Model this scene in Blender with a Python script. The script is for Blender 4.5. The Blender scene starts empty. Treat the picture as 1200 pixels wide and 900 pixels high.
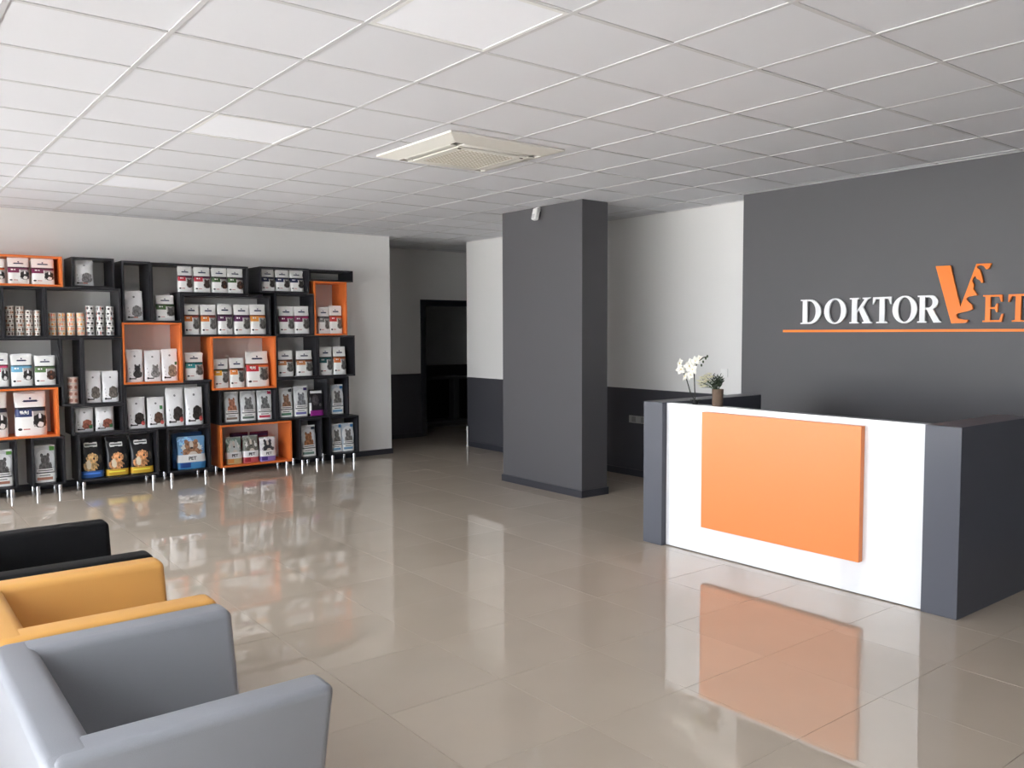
import bpy, bmesh, math, random
from mathutils import Vector, Matrix
import numpy as np
random.seed(7)
S = bpy.context.scene
C = S.collection

# ------------------------------------------------------------------ camera (x = along shelf wall, y = towards shelf wall, z up)
F_PX, PITCH, ROLL, YAW, CH = 995.85, -0.0611, -0.0033, 0.6628, 1.6203
H = CH + 1.268
cp, sp, cr, sr = math.cos(PITCH), math.sin(PITCH), math.cos(ROLL), math.sin(ROLL)
cy, sy = math.cos(YAW), math.sin(YAW)
def w2r(X, Y, Z): return Vector((cy*X + sy*Y, -sy*X + cy*Y, Z))
_rt, _up, _fw = Vector((1, 0, 0)), Vector((0, -sp, cp)), Vector((0, cp, sp))
RT, UP = w2r(*(cr*_rt + sr*_up)), w2r(*(-sr*_rt + cr*_up))
FW = w2r(*_fw)
cd = bpy.data.cameras.new('camera'); cam = bpy.data.objects.new('camera', cd); C.objects.link(cam)
M = Matrix((RT, UP, -FW)).transposed().to_4x4(); M.translation = Vector((0, 0, CH))
cam.matrix_world = M
cd.sensor_width = 36; cd.lens = 36*F_PX/1200; cd.clip_start = .02
S.camera = cam

def ray(x, y): return RT*((x-600)/F_PX) - UP*((y-450)/F_PX) + FW
def on_y(x, y, v): d = ray(x, y); return Vector((0, 0, CH)) + d*(v/d.y)
def on_x(x, y, u): d = ray(x, y); return Vector((0, 0, CH)) + d*(u/d.x)
def on_z(x, y, z): d = ray(x, y); return Vector((0, 0, CH)) + d*((z-CH)/d.z)
def pixel(p):
    q = Vector(p) - Vector((0, 0, CH)); w = q.dot(FW)
    return (600+F_PX*q.dot(RT)/w, 450-F_PX*q.dot(UP)/w) if w > .05 else None

# ------------------------------------------------------------------ light
W = bpy.data.worlds.new('overcast_sky'); S.world = W; W.use_nodes = True
bg = W.node_tree.nodes['Background']
bg.inputs[0].default_value = (.91, .955, 1.0, 1); bg.inputs[1].default_value = 9.0
WIN_U = -.75                                        # the glazed shop front behind the armchairs
BAYS = [(-1.3+1.86*k, -1.3+1.86*k+1.74) for k in range(6)]
for k, (a, b) in enumerate(BAYS):                   # sampling portals in the window openings (emit nothing)
    L = bpy.data.lights.new('window_portal', 'AREA'); L.shape = 'RECTANGLE'; L.size = 2.45; L.size_y = b-a
    L.cycles.is_portal = True
    o = bpy.data.objects.new('window_portal', L); C.objects.link(o)
    o.location = (WIN_U-.06, (a+b)/2, 1.35); o.rotation_euler = (0, -math.pi/2, 0)
sl = bpy.data.lights.new('sun', 'SUN'); sl.energy = 62; sl.angle = .01; sl.color = (1, .98, .95)   # high sun behind the building, added so the lit street brightens the ceiling
so = bpy.data.objects.new('sun', sl); C.objects.link(so); so.rotation_euler = Vector((.75, .35, 1.25)).to_track_quat('Z', 'Y').to_euler()
S.view_settings.view_transform = 'Standard'; S.view_settings.look = 'None'
S.view_settings.gamma = 1; S.view_settings.use_curve_mapping = False
S.view_settings.exposure = 0.03

# ------------------------------------------------------------------ materials
def lin(c):
    return tuple(((v/255)/12.92 if v/255 <= .04045 else ((v/255+.055)/1.055)**2.4) for v in c)
MATS = {}
def mat(name, rgb, rough=.5, metal=0, ior=1.5, bump=0, bscale=200, var=0, vscale=3, objvar=0, coat=0, srgb=True):
    if name in MATS: return MATS[name]
    m = bpy.data.materials.new(name); m.use_nodes = True; nt = m.node_tree; N = nt.nodes; b = N['Principled BSDF']
    c = lin(rgb) if srgb else rgb
    b.inputs['Base Color'].default_value = (*c, 1); b.inputs['Roughness'].default_value = rough
    b.inputs['Metallic'].default_value = metal; b.inputs['IOR'].default_value = ior
    if coat: b.inputs['Coat Weight'].default_value = coat; b.inputs['Coat Roughness'].default_value = .03
    tc = N.new('ShaderNodeTexCoord') if bump or var else None
    col = None
    if var:
        n = N.new('ShaderNodeTexNoise'); n.inputs['Scale'].default_value = vscale; n.inputs['Detail'].default_value = 5
        nt.links.new(tc.outputs['Object'], n.inputs['Vector'])
        r = N.new('ShaderNodeMapRange'); r.inputs[3].default_value = 1-var; r.inputs[4].default_value = 1+var
        nt.links.new(n.outputs[0], r.inputs[0]); col = r.outputs[0]
    if objvar:
        oi = N.new('ShaderNodeObjectInfo')
        r = N.new('ShaderNodeMapRange'); r.inputs[3].default_value = 1-objvar; r.inputs[4].default_value = 1+objvar
        nt.links.new(oi.outputs['Random'], r.inputs[0])
        if col:
            mu = N.new('ShaderNodeMath'); mu.operation = 'MULTIPLY'; nt.links.new(col, mu.inputs[0]); nt.links.new(r.outputs[0], mu.inputs[1]); col = mu.outputs[0]
        else: col = r.outputs[0]
    if col:
        v = N.new('ShaderNodeVectorMath'); v.operation = 'SCALE'; v.inputs[0].default_value = c
        nt.links.new(col, v.inputs['Scale']); nt.links.new(v.outputs[0], b.inputs['Base Color'])
    if bump:
        n = N.new('ShaderNodeTexNoise'); n.inputs['Scale'].default_value = bscale; n.inputs['Detail'].default_value = 3
        nt.links.new(tc.outputs['Object'], n.inputs['Vector'])
        bp = N.new('ShaderNodeBump'); bp.inputs['Strength'].default_value = bump; bp.inputs['Distance'].default_value = .002
        nt.links.new(n.outputs[0], bp.inputs['Height']); nt.links.new(bp.outputs[0], b.inputs['Normal'])
    MATS[name] = m; return m

def two_tone(name, low, high, z):
    m = bpy.data.materials.new(name); m.use_nodes = True; nt = m.node_tree; N = nt.nodes; b = N['Principled BSDF']
    g = N.new('ShaderNodeNewGeometry'); s = N.new('ShaderNodeSeparateXYZ'); nt.links.new(g.outputs['Position'], s.inputs[0])
    c = N.new('ShaderNodeMath'); c.operation = 'GREATER_THAN'; c.inputs[1].default_value = z; nt.links.new(s.outputs[2], c.inputs[0])
    mx = N.new('ShaderNodeMix'); mx.data_type = 'RGBA'
    mx.inputs[6].default_value = (*lin(low), 1); mx.inputs[7].default_value = (*lin(high), 1)
    nt.links.new(c.outputs[0], mx.inputs[0]); nt.links.new(mx.outputs[2], b.inputs['Base Color'])
    b.inputs['Roughness'].default_value = .55
    return m

def glass_mat():
    m = bpy.data.materials.new('window_glass'); m.use_nodes = True; nt = m.node_tree; N = nt.nodes
    N.remove(N['Principled BSDF']); out = N['Material Output']
    t = N.new('ShaderNodeBsdfTransparent'); g = N.new('ShaderNodeBsdfGlossy'); g.inputs['Roughness'].default_value = .0
    f = N.new('ShaderNodeFresnel'); f.inputs[0].default_value = 1.3
    x = N.new('ShaderNodeMixShader'); nt.links.new(f.outputs[0], x.inputs[0]); nt.links.new(t.outputs[0], x.inputs[1]); nt.links.new(g.outputs[0], x.inputs[2])
    nt.links.new(x.outputs[0], out.inputs[0]); return m

WHITE = mat('wall_paint_white', (236, 235, 233), .6, bump=.05, bscale=90)  # lighter than the two-tone white; brightness of the shelf wall put into its colour
SIGNGREY = mat('wall_paint_grey', (81, 80, 83), .5, bump=.04, bscale=90)
BASEB = mat('baseboard_dark', (52, 53, 60), .4)
TWOTONE = two_tone('two_tone_paint', (62, 62, 68), (222, 221, 219), .985)
CEIL = mat('ceiling_tile_white', (217, 218, 222), .8, bump=.08, bscale=260, objvar=.015)
TBAR = mat('ceiling_bar_white', (198, 198, 199), .6)
FLOOR = mat('polished_porcelain', (188, 175, 160), .006, ior=1.85, var=.06, vscale=2.2, objvar=.03)
GROUT = mat('grout', (165, 155, 143), .7)
DARK = mat('charcoal_laminate', (40, 40, 45), .38)
ORANGE = mat('orange_laminate', (226, 118, 54), .4)
CHROME = mat('chrome_leg', (225, 226, 230), .15, metal=1)
DESKG = mat('desk_grey_laminate', (74, 76, 86), .35)
DESKW = mat('white_gloss_laminate', (230, 231, 234), .14, coat=.5)
DESKO = mat('desk_orange_board', (240, 140, 76), .35)
PLASTIC = mat('white_plastic', (232, 232, 230), .35)
ACW = mat('air_conditioner_cream', (222, 220, 212), .4)
DARKP = mat('dark_gap', (70, 68, 64), .6)
ALU = mat('window_frame_grey', (92, 94, 98), .4, metal=.3)
GLASS = glass_mat()

# ------------------------------------------------------------------ mesh helpers
def box_bm(bm, x0, x1, y0, y1, z0, z1):
    vs = [bm.verts.new(p) for p in ((x0,y0,z0),(x1,y0,z0),(x1,y1,z0),(x0,y1,z0),(x0,y0,z1),(x1,y0,z1),(x1,y1,z1),(x0,y1,z1))]
    for f in ((0,3,2,1),(4,5,6,7),(0,1,5,4),(1,2,6,5),(2,3,7,6),(3,0,4,7)): bm.faces.new([vs[i] for i in f])
    return vs
def mesh_of(bm, name, m, smooth=False):
    bmesh.ops.recalc_face_normals(bm, faces=bm.faces)
    me = bpy.data.meshes.new(name); bm.to_mesh(me); bm.free()
    if m: me.materials.append(m)
    if smooth:
        me.polygons.foreach_set('use_smooth', [True]*len(me.polygons)); me.set_sharp_from_angle(angle=math.radians(40))
    return me
def obj(name, me, parent=None, loc=None):
    o = bpy.data.objects.new(name, me); C.objects.link(o)
    if loc is not None: o.location = loc
    if parent: o.parent = parent
    return o
def box(name, m, b, parent=None, bevel=0, seg=2):
    """b = x0,x1,y0,y1,z0,z1 in the parent's space; origin at the box centre"""
    c = Vector(((b[0]+b[1])/2, (b[2]+b[3])/2, (b[4]+b[5])/2))
    bm = bmesh.new(); box_bm(bm, b[0]-c.x, b[1]-c.x, b[2]-c.y, b[3]-c.y, b[4]-c.z, b[5]-c.z)
    if bevel: bmesh.ops.bevel(bm, geom=bm.edges[:], offset=bevel, segments=seg, affect='EDGES', profile=.5)
    return obj(name, mesh_of(bm, name, m, bool(bevel)), parent, c)
def struct(o): o['kind'] = 'structure'; return o
def tag(o, label, cat, group=None):
    o['label'] = label; o['category'] = cat
    if group: o['group'] = group
    return o
def thing(name, loc, label, cat, group=None):
    o = bpy.data.objects.new(name, None); C.objects.link(o); o.location = loc; o.empty_display_size = .1
    return tag(o, label, cat, group)
def cyl_mesh(name, m, r, h, seg=16, r2=None, z0=0):
    bm = bmesh.new(); r2 = r if r2 is None else r2
    bmesh.ops.create_cone(bm, cap_ends=True, segments=seg, radius1=r, radius2=r2, depth=h, matrix=Matrix.Translation((0,0,z0+h/2)))
    return mesh_of(bm, name, m, True)
def tube(bm, pts, rad, seg=8):
    rings = []
    for i, p in enumerate(pts):
        p = Vector(p); d = (Vector(pts[min(i+1, len(pts)-1)]) - Vector(pts[max(i-1, 0)])).normalized()
        a = d.cross(Vector((1, .13, .07))).normalized(); b = d.cross(a)
        r = rad[i] if isinstance(rad, (list, tuple)) else rad
        rings.append([bm.verts.new(p + a*math.cos(t)*r + b*math.sin(t)*r) for t in [2*math.pi*k/seg for k in range(seg)]])
    for A, B in zip(rings, rings[1:]):
        for k in range(seg): bm.faces.new((A[k], A[(k+1) % seg], B[(k+1) % seg], B[k]))
    bm.faces.new(rings[0][::-1]); bm.faces.new(rings[-1])

# ------------------------------------------------------------------ room shell
U0, V0 = 1.127, 1.980          # ceiling grid origin, 0.6 m tiles
FU0, FV0 = 2.945, 2.495        # floor grid origin, 0.6 m tiles
SHELF_V, SIGN_U, WHITE_U, CORR_V = 9.93, 6.62, 6.92, 11.24
XB0, YB0 = -.9, -2.6

floor = struct(box('floor', GROUT, (WIN_U-.1, 10.4, YB0-.1, 14.6, -.15, -.0095)))
def chamfer_tile(w, d, h, ch, name, m, down=False):
    bm = bmesh.new(); s = -1 if down else 1
    a = [bm.verts.new((x*w/2, y*d/2, 0)) for x, y in ((-1,-1),(1,-1),(1,1),(-1,1))]
    b = [bm.verts.new((x*w/2, y*d/2, s*(h-ch))) for x, y in ((-1,-1),(1,-1),(1,1),(-1,1))]
    c = [bm.verts.new((x*(w/2-ch), y*(d/2-ch), s*h)) for x, y in ((-1,-1),(1,-1),(1,1),(-1,1))]
    bm.faces.new(a); bm.faces.new(c)
    for p, q in ((a, b), (b, c)):
        for k in range(4): bm.faces.new((p[k], p[(k+1) % 4], q[(k+1) % 4], q[k]))
    return mesh_of(bm, name, m)
def in_frame(x0, x1, y0, y1, z, margin=6):
    ps = [pixel((x, y, z)) for x in (x0, (x0+x1)/2, x1) for y in (y0, (y0+y1)/2, y1)]
    ps = [p for p in ps if p]
    if not ps: return 0
    if max(p[0] for p in ps) < -margin or min(p[0] for p in ps) > 1200+margin or max(p[1] for p in ps) < -margin or min(p[1] for p in ps) > 900+margin: return 0
    return (max(p[0] for p in ps)-min(p[0] for p in ps))*(max(p[1] for p in ps)-min(p[1] for p in ps))

ft = chamfer_tile(.5985, .5985, .0095, .0005, 'floor_tile', FLOOR)
cand = []
for i in range(-8, 14):
    for j in range(-10, 22):
        x0, y0 = FU0+.6*i, FV0+.6*j
        if x0 < WIN_U-.15 or y0 < YB0-.3 or x0 > 9.8 or y0 > 13.9: continue
        if x0 > 6.85 and y0 < 9.0: continue
        cand.append((in_frame(x0, x0+.6, y0, y0+.6, 0), x0, y0))
cand.sort(reverse=True)
def tilt(o, a): o.rotation_euler = (random.gauss(0, a), random.gauss(0, a), 0)
rest = bmesh.new()
for k, (ar, x0, y0) in enumerate(cand):
    if k < 300 and ar > 0:
        o = obj('floor_tile', ft, floor); o.location = Vector((x0+.3, y0+.3, -.0096)) - floor.location; tilt(o, .0007)
    else:
        box_bm(rest, x0+.0013, x0+.5987, y0+.0013, y0+.5987, -.0095, 0)
fr = obj('floor_tile_field', mesh_of(rest, 'floor_tile_field', FLOOR), floor, -floor.location); fr['kind'] = 'stuff'

ceiling = struct(box('ceiling', mat('ceiling_void', (120, 118, 116), .9), (WIN_U-.1, 10.4, YB0-.1, 14.6, H+.03, H+.15)))
ct = chamfer_tile(.585, .585, .012, .004, 'ceiling_tile', CEIL, down=True)
PANELS = {(1, 1): 'large flat white light panel in the ceiling nearest the camera, above the room centre',
          (1, 5): 'flat white light panel in the ceiling left of the air conditioner',
          (1, 9): 'flat white light panel in the far left ceiling, close to the shelf wall'}
cand = []
for i in range(-4, 16):
    for j in range(-9, 21):
        x0, y0 = U0+.6*i, V0+.6*j
        if x0 < WIN_U-.5 or x0 > 9.6 or y0 > 13.8 or y0 < YB0-.5: continue
        if (i, j) in PANELS: continue
        if x0 > 6.9 and y0 < 9.0: continue
        cand.append((in_frame(x0, x0+.6, y0, y0+.6, H), x0, y0))
cand.sort(reverse=True)
rest = bmesh.new()
for k, (ar, x0, y0) in enumerate(cand):
    if k < 300 and ar > 0:
        o = obj('ceiling_tile', ct, ceiling); o.location = Vector((x0+.3, y0+.3, H+.012+random.uniform(-.001, .001))) - ceiling.location; tilt(o, .0015)
    else:
        box_bm(rest, x0+.0075, x0+.5925, y0+.0075, y0+.5925, H+.001, H+.012)
fr = obj('ceiling_tile_field', mesh_of(rest, 'ceiling_tile_field', CEIL), ceiling, -ceiling.location); fr['kind'] = 'stuff'
def tbar(b):
    o = box('grid_bar', TBAR, b); o.parent = ceiling; o.location = o.location - ceiling.location
for i in range(-3, 16):
    x = U0+.6*i
    if x < 6.9: tbar((x-.012, x+.012, YB0, CORR_V, H-.0035, H+.0015))
    elif x < 9.6: tbar((x-.012, x+.012, 9.0, CORR_V, H-.0035, H+.0015))
for j in range(-7, 16):
    y = V0+.6*j
    tbar((WIN_U, 6.9 if y < 9.9 else 9.6, y-.012, y+.012, H-.003, H+.0015))
for (i, j), lab in PANELS.items():
    x, y = U0+.6*i+.3, V0+.6*j+.3
    t = thing('ceiling_lamp', (x, y, H), lab, 'light panel', 'square light panels in the ceiling grid')
    fm = bmesh.new()
    for b in ((-.292, .292, -.292, -.272), (-.292, .292, .272, .292), (-.292, -.272, -.272, .272), (.272, .292, -.272, .272)):
        box_bm(fm, *b, -.004, .012)
    obj('frame', mesh_of(fm, 'frame', PLASTIC), t)
    box('diffuser', mat('panel_diffuser', (243, 245, 250), .7), (-.272, .272, -.272, .272, -.001, .008), t)

# walls
struct(box('wall_shelf', WHITE, (WIN_U, 5.70, SHELF_V, SHELF_V+.15, 0, H+.03)))
struct(box('baseboard_shelf', BASEB, (WIN_U+.02, 5.715, SHELF_V-.012, SHELF_V+.16, 0, .07)))
struct(box('wall_right', TWOTONE, (WHITE_U, WHITE_U+.15, YB0, 9.90, 0, H+.03)))
struct(box('baseboard_right', BASEB, (WHITE_U-.012, WHITE_U, 5.0, 9.905, 0, .075)))
struct(box('wall_sign', SIGNGREY, (SIGN_U, WHITE_U-.001, YB0, 4.97, 0, H+.03)))
struct(box('baseboard_sign', BASEB, (SIGN_U-.012, SIGN_U, YB0, 4.97, 0, .07)))
struct(box('wall_camera_side', WHITE, (WIN_U, SIGN_U, YB0-.12, YB0, 0, H+.03)))
def corridor_wall():
    bm = bmesh.new(); x0, x1, d0, d1, dz = 3.4, 10.2, 7.0, 8.15, 2.12
    box_bm(bm, x0, d0, CORR_V, CORR_V+.15, 0, H+.03); box_bm(bm, d1, x1, CORR_V, CORR_V+.15, 0, H+.03)
    box_bm(bm, d0, d1, CORR_V, CORR_V+.15, dz, H+.03)
    return struct(obj('wall_corridor', mesh_of(bm, 'wall_corridor', TWOTONE)))
corridor_wall()
struct(box('baseboard_corridor', BASEB, (3.42, 6.98, CORR_V-.012, CORR_V, 0, .07)))
struct(box('wall_corridor_end', TWOTONE, (3.4, 3.52, SHELF_V+.15, CORR_V, 0, H+.03)))
struct(box('wall_corridor_far', TWOTONE, (10.1, 10.2, 8.6, CORR_V, 0, H+.03)))
struct(box('wall_corridor_return', TWOTONE, (WHITE_U+.15, 10.2, 8.5, 8.65, 0, H+.03)))
# back room beyond the dark doorway
struct(box('wall_back_room', TWOTONE, (5.6, 10.2, 13.9, 14.0, 0, H+.03)))
struct(box('wall_back_room_left', TWOTONE, (5.6, 5.7, CORR_V+.15, 13.9, 0, H+.03)))
struct(box('wall_back_room_right', TWOTONE, (10.1, 10.2, CORR_V+.15, 13.9, 0, H+.03)))
DOORM = mat('door_casing_black', (40, 41, 46), .35)
door = struct(thing('door_1', (7.0, CORR_V, 0), 'open dark doorway at the end of the corridor', 'door'))
del door['category']
box('jamb', DOORM, (-.02, .075, -.02, .17, 0, 2.125), door, .004)
box('jamb', DOORM, (1.075, 1.17, -.02, .17, 0, 2.125), door, .004)
box('head', DOORM, (.075, 1.075, -.02, .17, 2.03, 2.125), door, .004)

# free-standing column
struct(box('wall_column', SIGNGREY, (5.59, 5.93, 6.06, 7.32, 0, H+.03)))
bm = bmesh.new()
box_bm(bm, 5.577, 5.59, 6.047, 7.333, 0, .072); box_bm(bm, 5.93, 5.943, 6.047, 7.333, 0, .072)
box_bm(bm, 5.59, 5.93, 6.047, 6.06, 0, .072); box_bm(bm, 5.59, 5.93, 7.32, 7.333, 0, .072)
struct(obj('baseboard_column', mesh_of(bm, 'baseboard_column', BASEB)))
# ceiling edge angles
struct(box('trim_1', TBAR, (SIGN_U-.02, SIGN_U, YB0, 4.97, H-.004, H+.004)))
struct(box('trim_2', TBAR, (WIN_U, 5.70, SHELF_V-.02, SHELF_V, H-.004, H+.004)))
struct(box('trim_3', TBAR, (WHITE_U-.02, WHITE_U, 4.97, 9.9, H-.004, H+.004)))

# glazed shop front
bm = bmesh.new()
box_bm(bm, WIN_U-.15, WIN_U, YB0-.1, SHELF_V+.15, 0, .12); box_bm(bm, WIN_U-.15, WIN_U, YB0-.1, SHELF_V+.15, 2.6, H+.03)
ys = [YB0-.1] + [v for ab in BAYS for v in ab] + [SHELF_V+.15]
for a, b in zip(ys[::2], ys[1::2]): box_bm(bm, WIN_U-.15, WIN_U, a, b, .12, 2.6)
struct(obj('wall_window', mesh_of(bm, 'wall_window', WHITE)))
for k, (a, b) in enumerate(BAYS):
    wn = bpy.data.objects.new('window_%d' % (k+1), None); C.objects.link(wn); wn.location = (WIN_U-.08, (a+b)/2, .12); struct(wn)
    hw = (b-a)/2; fm = bmesh.new()
    for q in ((-hw, hw, 0, .06), (-hw, hw, 2.42, 2.48), (-hw, -hw+.06, .06, 2.42), (hw-.06, hw, .06, 2.42), (-.025, .025, .06, 2.42)):
        box_bm(fm, -.03, .03, *q)
    obj('window_frame', mesh_of(fm, 'window_frame', ALU), wn)
    for s in (-1, 1):
        c = s*hw/2
        box('pane', GLASS, (-.003, .003, min(s*.025, s*(hw-.06)), max(s*.025, s*(hw-.06)), .06, 2.42), wn)
struct(box('ground_outside', mat('pavement', (178, 177, 176), .8, var=.15, vscale=1.5), (-40, WIN_U-.16, -30, 40, -.25, -.02)))

# ------------------------------------------------------------------ reception desk
desk = thing('reception_desk', (4.80, 3.325, 0), 'white fronted reception desk with charcoal end panels and a large orange board', 'desk')
DL, DR = 4.505-3.325, 2.15-3.325        # left (far) and right (near) ends in y
box('end_panel', DESKG, (0, 1.22, DL-.19, DL, 0, 1.088), desk, .002, 1)
box('end_panel', DESKG, (.03, .99, DR, DR+.205, 0, 1.085), desk, .002, 1)
fy0, fy1 = DR+.207, DL-.192
fp = box('front_panel', DESKW, (.045, .10, fy0, fy1, .006, 1.086), desk, .0015, 1); fp['label'] = 'glossy white front panel'
box('core_panel', DESKG, (.101, .15, fy0, fy1, 0, 1.084), desk)
ob = box('accent_board', DESKO, (.0, .044, 2.725-3.325, 3.942-3.325, .21, 1.045), desk, .002, 1); ob['label'] = 'flat orange accent board'
box('worktop', DESKG, (.152, .80, fy0, fy1, .72, .75), desk)
box('plinth', BASEB, (.06, .10, fy0, fy1, 0, .0055), desk)

# ------------------------------------------------------------------ wall sign
SIGN_O = mat('sign_orange_acrylic', (246, 128, 14), .3, ior=1.35)
SIGN_W = mat('sign_white_acrylic', (235, 235, 236), .3)
def sign_v(px): return on_x(px, 365, SIGN_U-.02).y
def arc(cx_, cy_, rx, ry, a0, a1, n): return [(cx_+rx*math.cos(math.radians(a0+(a1-a0)*k/n)), cy_+ry*math.sin(math.radians(a0+(a1-a0)*k/n))) for k in range(n+1)]
def serif_bar(x0, x1, y, h): return [(x0, y), (x1, y), (x1, y+h), (x0, y+h)]
LET = {  # outlines in a 1x1 box: list of (outer, [holes])
 'D': [([(0,0)]+arc(.42,.5,.56,.5,-90,90,18)+[(0,1),(0,.955),(.1,.94),(.1,.06),(0,.045)], [[(.32,.07)]+arc(.42,.5,.31,.43,-90,90,14)+[(.32,.93)]])],
 'O': [(arc(.5,.5,.5,.515,0,360,36)[:-1], [arc(.5,.5,.27,.455,0,360,30)[:-1]])],
 'K': [([(0,0),(.43,0),(.43,.05),(.34,.06),(.34,.42),(.42,.52),(.66,.07),(.58,.05),(.58,0),(1.02,0),(1.02,.05),(.94,.07),(.6,.64),(.82,.93),(.95,.95),(.95,1),(.58,1),(.58,.95),(.67,.93),(.34,.5),(.34,.94),(.43,.95),(.43,1),(0,1),(0,.95),(.1,.94),(.1,.06),(0,.05)], [])],
 'T': [([(.22,0),(.78,0),(.78,.05),(.63,.065),(.63,.925),(.82,.92),(.92,.72),(.98,.72),(.97,1),(.03,1),(.02,.72),(.08,.72),(.18,.92),(.37,.925),(.37,.065),(.22,.05)], [])],
 'R': [([(0,0),(.42,0),(.42,.05),(.32,.06),(.32,.48),(.40,.48),(.70,0),(1.02,0),(1.02,.05),(.95,.06),(.66,.49)]+arc(.52,.745,.36,.255,-60,90,12)+[(0,1),(0,.95),(.09,.94),(.09,.06),(0,.05)], [[(.32,.55)]+arc(.46,.74,.18,.19,-90,90,10)+[(.32,.93)]])],
 'E': [([(0,0),(.92,0),(.98,.3),(.91,.3),(.80,.07),(.36,.07),(.36,.48),(.58,.48),(.66,.36),(.72,.36),(.72,.68),(.66,.68),(.58,.55),(.36,.55),(.36,.93),(.78,.93),(.86,.74),(.93,.74),(.92,1),(0,1),(0,.95),(.12,.94),(.12,.06),(0,.05)], [])],
}
def plate(name, polys, m, parent, depth=.018):
    """polys: [(outer,[holes])] in (y, z) offsets of the parent; extruded towards the room (-x)"""
    cu = bpy.data.curves.new(name, 'CURVE'); cu.dimensions = '2D'; cu.fill_mode = 'BOTH'; cu.extrude = depth/2
    for outer, holes in polys:
        for loop in [outer]+holes:
            s = cu.splines.new('POLY'); s.points.add(len(loop)-1); s.use_cyclic_u = True
            for p, q in zip(s.points, loop): p.co = (q[0], q[1], 0, 1)
    tmp = bpy.data.objects.new('tmp', cu); C.objects.link(tmp)
    dg = bpy.context.evaluated_depsgraph_get(); me = bpy.data.meshes.new_from_object(tmp.evaluated_get(dg))
    bpy.data.objects.remove(tmp); bpy.data.curves.remove(cu)
    me.name = name; me.materials.clear(); me.materials.append(m)
    # curve x -> -y (reads left to right when facing +x), curve y -> z, curve z -> -x
    me.transform(Matrix(((0, 0, -1, 0), (-1, 0, 0, 0), (0, 1, 0, 0), (0, 0, 0, 1))))
    return obj(name, me, parent)
sign_y = 4.508
sign = thing('wall_sign_lettering', (SIGN_U, sign_y, 1.62), 'raised DOKTORVET lettering with orange underline on the grey wall', 'sign')
def sx(px): return sign_y - sign_v(px)
def letter(ch, x0, x1, z0, z1, m):
    a, b = sx(x0), sx(x1)
    polys = [([(a+(b-a)*p[0], z0-1.62+(z1-z0)*p[1]) for p in o_], [[(a+(b-a)*p[0], z0-1.62+(z1-z0)*p[1]) for p in h_] for h_ in hs]) for o_, hs in LET[ch]]
    o = plate('letter', polys, m, sign); o.location.x = -.018; o['label'] = ('white' if m is SIGN_W else 'orange')+' serif letter '+ch
for ch, a, b in (('D', 938.7, 963), ('O', 966.2, 992), ('K', 996, 1022), ('T', 1022.5, 1045.5), ('O', 1046.2, 1075), ('R', 1075.5, 1103)):
    letter(ch, a, b, 1.682, 1.893, SIGN_W)
letter('E', 1152, 1176.5, 1.682, 1.879, SIGN_O); letter('T', 1181, 1206, 1.682, 1.879, SIGN_O)
Vpx = [(782,128),(851,125),(903,318),(972,117),(1042,114),(1031,141),(1018,143),(1006,128),(992,123),(978,127),(975,136),(988,143),(998,170),(1007,204),(998,207),(990,194),(976,188),(968,174),(958,186),(954,200),(964,214),(960,234),(970,248),(982,264),(962,266),(936,272),(930,282),(940,296),(957,308),(961,330),(940,338),(906,346),(889,350),(884,360),(893,373),(914,377),(941,380),(935,391),(922,394),(862,396)]
vp = [(sx(900+x*.25), on_x(900+x*.25, 280+y*.25, SIGN_U-.02).z-1.62) for x, y in Vpx]
o = plate('letter', [(vp, [])], SIGN_O, sign); o.location.x = -.018; o['label'] = 'tall orange letter V with animal profile cut into its right stroke'
bar = box('underline', SIGN_O, (-.027, 0, -2.45, 0, -.009, .011), sign); bar['label'] = 'thin orange underline bar'

# ------------------------------------------------------------------ armchairs
def lea(n, c, r=.42, i=1.5): return mat(n, c, r, ior=i, bump=.25, bscale=420, var=.03, vscale=6)
def prism(name, m, prof, a0, a1, axis, parent, bev):
    """profile polygon extruded along axis ('x': profile in (y,z); 'y': profile in (x,z)), bevelled"""
    bm = bmesh.new()
    f = (lambda p, a: (a, p[0], p[1])) if axis == 'x' else (lambda p, a: (p[0], a, p[1]))
    A = [bm.verts.new(f(p, a0)) for p in prof]; B = [bm.verts.new(f(p, a1)) for p in prof]; n = len(prof)
    bm.faces.new(A); bm.faces.new(B[::-1])
    for k in range(n): bm.faces.new((A[k], B[k], B[(k+1) % n], A[(k+1) % n]))
    bmesh.ops.recalc_face_normals(bm, faces=bm.faces)
    bmesh.ops.bevel(bm, geom=bm.edges[:], offset=bev, segments=4, affect='EDGES', profile=.5)
    return obj(name, mesh_of(bm, name, m, True), parent)
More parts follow.
